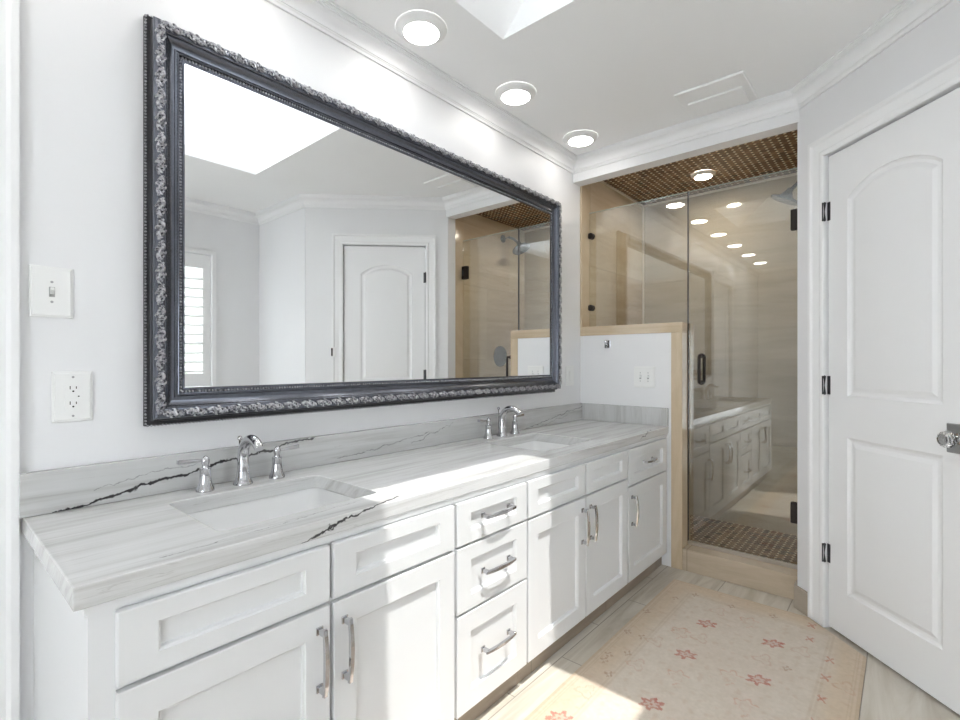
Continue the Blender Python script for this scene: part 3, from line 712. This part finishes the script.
bm = B(); bx(bm, GX-.0042, GX+.0042, .383, .932, 2.1142, 2.1170); k = obj('polished_edge', bm, M['glass_edge'], sd); k['label'] = 'pale green polished top edge'
bm = B(); bx(bm, GX-.006, GX+.006, .9322, .9372, 1.373, 2.116); k = obj('seal_strip', bm, M['hinge'], sd); k['label'] = 'thin dark vertical seal'
for z in (1.860, .398):
    bm = B()
    for s in (-1, 1): bx(bm, GX+s*.0045, GX+s*.013, .376, .437, z-.052, z+.052)
    h = obj('hinge', bm, M['bronze'], sd, bevel=.004); h['label'] = 'dark bronze hinge plate'
    bm = B(); bx(bm, GX-.016, GX-.0131, .384, .398, z-.025, z+.025); obj('hinge_pin', bm, M['hinge'], h)
bm = B()
for s in (-1, 1):
    X = GX+s*.045; pts = [(GX+s*.005, .862, 1.035), (X-s*.012, .862, 1.035)]
    for k in range(5): a = k/4*PI/2; pts.append((X-s*.012+s*.012*math.sin(a), .862, 1.047-.012*math.cos(a)))
    for k in range(5): a = k/4*PI/2; pts.append((X-s*.012*(1-math.cos(a)), .862, 1.173+.012*math.sin(a)))
    pts.append((GX+s*.005, .862, 1.185)); tube(bm, pts, .0085, 12)
    for z in (1.035, 1.185): lathe(bm, [(.013, 0), (.013, .004)], (GX+s*.0045, .862, z), (s, 0, 0), 16)
k = obj('pull_handle', bm, M['bronze'], sd, smooth=True); k['label'] = 'D shaped dark bronze pull handle'
bm = B(); bx(bm, GX-.011, GX+.011, .374, .934, .1205, .1375); obj('bottom_rail', bm, M['nickel'], sd, bevel=.002)
bm = B(); bx(bm, GX-.011, GX+.011, .9335, .9348, .1385, 1.371); bx(bm, GX-.011, GX-.009, .930, .9334, .1385, 1.371); obj('side_channel', bm, M['bronze'], sd)
# shower head, valve on the right hand shower wall
sh = thing('overhead_shower', 'round shower head on an angled arm high on the shower side wall', 'shower head', (3.44, .35, 2.22))
bm = B(); lathe(bm, [(.034, 0), (.034, .006), (.02, .014)], (3.44, .3505, 2.245), (0, 1, 0), 24); obj('flange', bm, M['bluehead'], sh, smooth=True)
bm = B(); tube(bm, [(3.44, .36, 2.245), (3.44, .42, 2.245), (3.44, .47, 2.225), (3.44, .53, 2.17)], .011, 12); obj('arm', bm, M['bluehead'], sh, smooth=True)
bm = B(); lathe(bm, [(.016, -.02), (.02, 0), (.04, .03), (.078, .042), (.082, .049), (.079, .056), (.0, .056)], (3.44, .53, 2.17), (0, .45, -.89), 32, False); obj('rose_head', bm, M['bluehead'], sh, smooth=True)
vv = thing('shower_valve', 'round shower valve with a lever on the shower side wall', 'valve', (3.40, .35, 1.20))
bm = B(); lathe(bm, [(.092, 0), (.092, .006), (.085, .010), (.03, .012)], (3.40, .3505, 1.20), (0, 1, 0), 40); obj('escutcheon', bm, M['bluehead'], vv, smooth=True)
bm = B(); lathe(bm, [(.026, .010), (.024, .05), (.014, .055)], (3.40, .3505, 1.20), (0, 1, 0), 24); tube(bm, [(3.40, .395, 1.20), (3.33, .41, 1.19)], [.009, .006], 10); obj('lever', bm, M['bluehead'], vv, smooth=True)

# ---------------------------------------------------------------- ceiling fittings
def ceiling_light(x, y, z, label, grp='round ceiling lights along the mirror wall', warm=False, r=.096):
    t_ = thing('ceiling_light', label, 'ceiling light', (x, y, z), grp)
    q = r/.096
    bm = B(); lathe(bm, [(.096*q, 0), (.096*q, -.004), (.090*q, -.009), (.070*q, -.020), (.0665*q, -.021), (.0655*q, -.016)], (x, y, z-.0003), (0, 0, 1), 48, False); obj('trim_ring', bm, M['plastic'], t_, smooth=True, angle=60)
    bm = B(); lathe(bm, [(.0655*q, -.016), (.0655*q, -.019), (.05*q, -.021), (.0, -.022)], (x, y, z-.0003), (0, 0, 1), 40, False)
    k = obj('diffuser', bm, M['lamp_warm' if warm else 'lamp'], t_, smooth=True); k['label'] = 'lit white diffuser disc'
    return t_
LY = 1.372
l0 = ceiling_light(1.249, LY, HC, 'lit round ceiling light nearest the camera, above the large mirror')
dup(l0, (1.838, LY, HC), 'lit round ceiling light, middle one of the row of three above the mirror')
dup(l0, (2.441, LY, HC), 'lit round ceiling light near the shower corner of the ceiling')
dup(l0, (.655, LY, HC), 'lit round ceiling light above the near end of the mirror, reflected in the glass')
dup(l0, (.06, LY, HC), 'lit round ceiling light above the doorway casing, reflected in the shower glass')
dup(l0, (-.54, LY, HC), 'lit round ceiling light far down the room, reflected small in the glass')
dup(l0, (-1.14, LY, HC), 'last lit round ceiling light of the row, farthest from the shower')
for x, y, lb in ((-1.1, -.4, 'lit round ceiling light behind the camera by the far wall'), (-.1, -.4, 'lit round ceiling light behind the camera near the window')):
    dup(l0, (x, y, HC), lb, 'round ceiling lights behind the camera')
ceiling_light(3.389, 1.004, 2.38, 'small lit warm downlight in the brown mosaic shower ceiling', None, True, .075)
vt = thing('exhaust_fan', 'white square exhaust fan cover on the ceiling in front of the shower', 'exhaust fan', (2.46, .67, HC))
bm = B(); bx(bm, 2.325, 2.60, .525, .82, HC-.012, HC-.0003); obj('housing', bm, M['ceiling'], vt, bevel=.006)
bm = B(); bx(bm, 2.43, 2.585, .555, .79, HC-.022, HC-.0125); obj('grille', bm, M['ceiling'], vt, bevel=.006)

# ---------------------------------------------------------------- rug
RX0, RX1, RY0, RY1 = -.7, 2.625, .115, .922
def rug_col(x, y):
    e = min(RX1-x, y-RY0, RY1-y); n1 = noise.noise(Vector((x*6, y*6, 0)))*.5+.5; n2 = noise.noise(Vector((x*40, y*40, 3)))*.5+.5; n3 = noise.noise(Vector((x*90, y*90, 8)))*.5+.5
    field = Vector((.62, .55, .475)); bord = Vector((.60, .485, .365)); 
    k = max(0, min(1, (e-.07-.06*(n1-.5))/.07)); c = bord.lerp(field, k)
    c = c.lerp(Vector((.60, .50, .43)), .5*max(0, n1-.45)*2)
    c = c*(.93+.14*n3)
    if n2 > .62: c = c.lerp(Vector((.52, .37, .27)), min(.35, (n2-.62)*2.2))
    for l, w, s in ((.006, .006, .5), (.020, .003, .35), (.030, .003, .3), (.112, .003, .3), (.124, .0025, .25)):
        if abs(e-l) < w: c = c.lerp(Vector((.40, .29, .19)), s*(.6+.4*n2))
    return c, n2
# woven motifs: (x, y, kind)
MOT = [(2.269, .657, 0), (1.977, .65, 0), (2.286, .407, 0), (1.989, .401, 0), (1.616, .642, 0), (2.55, .309, 2), (2.301, .22, 2), (2.162, .221, 2), (2.016, .216, 2),
       (1.811, .627, 1), (1.802, .402, 1), (2.134, .336, 3), (2.512, .782, 3), (2.505, .615, 3), (2.416, .649, 4), (2.53, .45, 3), (2.118, .72, 1), (2.134, .644, 4), (2.299, .311, 4),
       (2.142, .162, 4), (2.139, .414, 4), (1.937, .481, 1), (1.983, .89, 3), (1.986, .828, 3), (1.781, .877, 3), (1.836, .824, 3), (1.737, .873, 3), (1.791, .769, 4), (1.668, .821, 3),
       (1.99, .774, 4), (2.126, .718, 4), (2.416, .842, 3), (2.201, .897, 3), (2.42, .30, 2), (1.87, .218, 2), (2.40, .52, 1)]
for i in range(14):
    for j in range(4): MOT.append((1.45-.17*i+(.08 if j % 2 else 0), .24+.2*j, (0, 1, 3, 4)[(i+j) % 4]))
def motif(kind, dx, dy):
    if kind == 0:                                          # angular star with hollow heart
        a, b = dx*.65-dy*.76, dx*.76+dy*.65; a /= 1.35; r = math.hypot(a, b); th = math.atan2(b, a)
        R_ = .027+.008*math.cos(6*th); return 1.0 if .58*R_ < r < R_ or r < .004 else (.30 if r < R_ else 0)
    r = math.hypot(dx, dy*1.2); a = math.atan2(dy*1.2, dx)
    if kind == 1:
        R_ = .047+.009*math.cos(6*a); return .5 if R_*.80 < r < R_ and math.sin(a*1.5+1) > -.5 else (.22 if .4*R_ < r < .5*R_ else 0)
    if kind == 2:
        return .95 if abs(dx) < .021 and abs(dy) < .013 and (abs(abs(dx)-abs(dy)*1.5) < .006) else 0
    if kind == 3:
        R_ = .014+.007*math.cos(4*a); return .75 if .45*R_ < r < R_ else 0
    R_ = .034+.013*math.cos(3*a+.7); return .45 if R_*.78 < r < R_ else (.2 if r < .3*R_ else 0)
RED = (Vector((.44, .13, .10)), Vector((.56, .27, .18)), Vector((.48, .20, .15)), Vector((.36, .22, .16)), Vector((.50, .28, .20)))
bm = B(); st = .0042; nx = int((RX1-RX0)/st); ny = int((RY1-RY0)/st)
grid = [[bm.verts.new((RX0+(RX1-RX0)*i/nx, RY0+(RY1-RY0)*j/ny, .009)) for j in range(ny+1)] for i in range(nx+1)]
for i in range(nx):
    for j in range(ny): bm.faces.new((grid[i][j], grid[i+1][j], grid[i+1][j+1], grid[i][j+1]))
pc = P0 + N*.022
geom = list(bm.verts)+list(bm.edges)+list(bm.faces)
bmesh.ops.bisect_plane(bm, geom=geom, plane_co=pc, plane_no=-N, clear_outer=True)
bm.verts.ensure_lookup_table(); lay = bm.verts.layers.float_color.new('weave')
from collections import defaultdict
cell = defaultdict(list)
for mo in MOT:
    for a in (-1, 0, 1):
        for b in (-1, 0, 1): cell[int(mo[0]//.06)+a, int(mo[1]//.06)+b].append(mo)
for v in bm.verts:
    x, y = v.co.x, v.co.y; c, n2 = rug_col(x, y)
    wx = .004*noise.noise(Vector((x*60, y*60, 9))); wy = .004*noise.noise(Vector((x*60, y*60, 5)))
    for mx, my, kd in cell[int(x//.06), int(y//.06)]:
        s = motif(kd, x-mx+wx, y-my+wy)
        if s: c = c.lerp(RED[kd], s*(.6+.5*n2))
    v[lay] = (c.x, c.y, c.z, 1)
rug = obj('area_rug', bm, M['rug']); so_ = rug.modifiers.new('thickness', 'SOLIDIFY'); so_.thickness = .008; so_.offset = -1
tag(rug, 'faded beige oriental rug with red motifs on the tile floor in front of the vanity', 'rug')
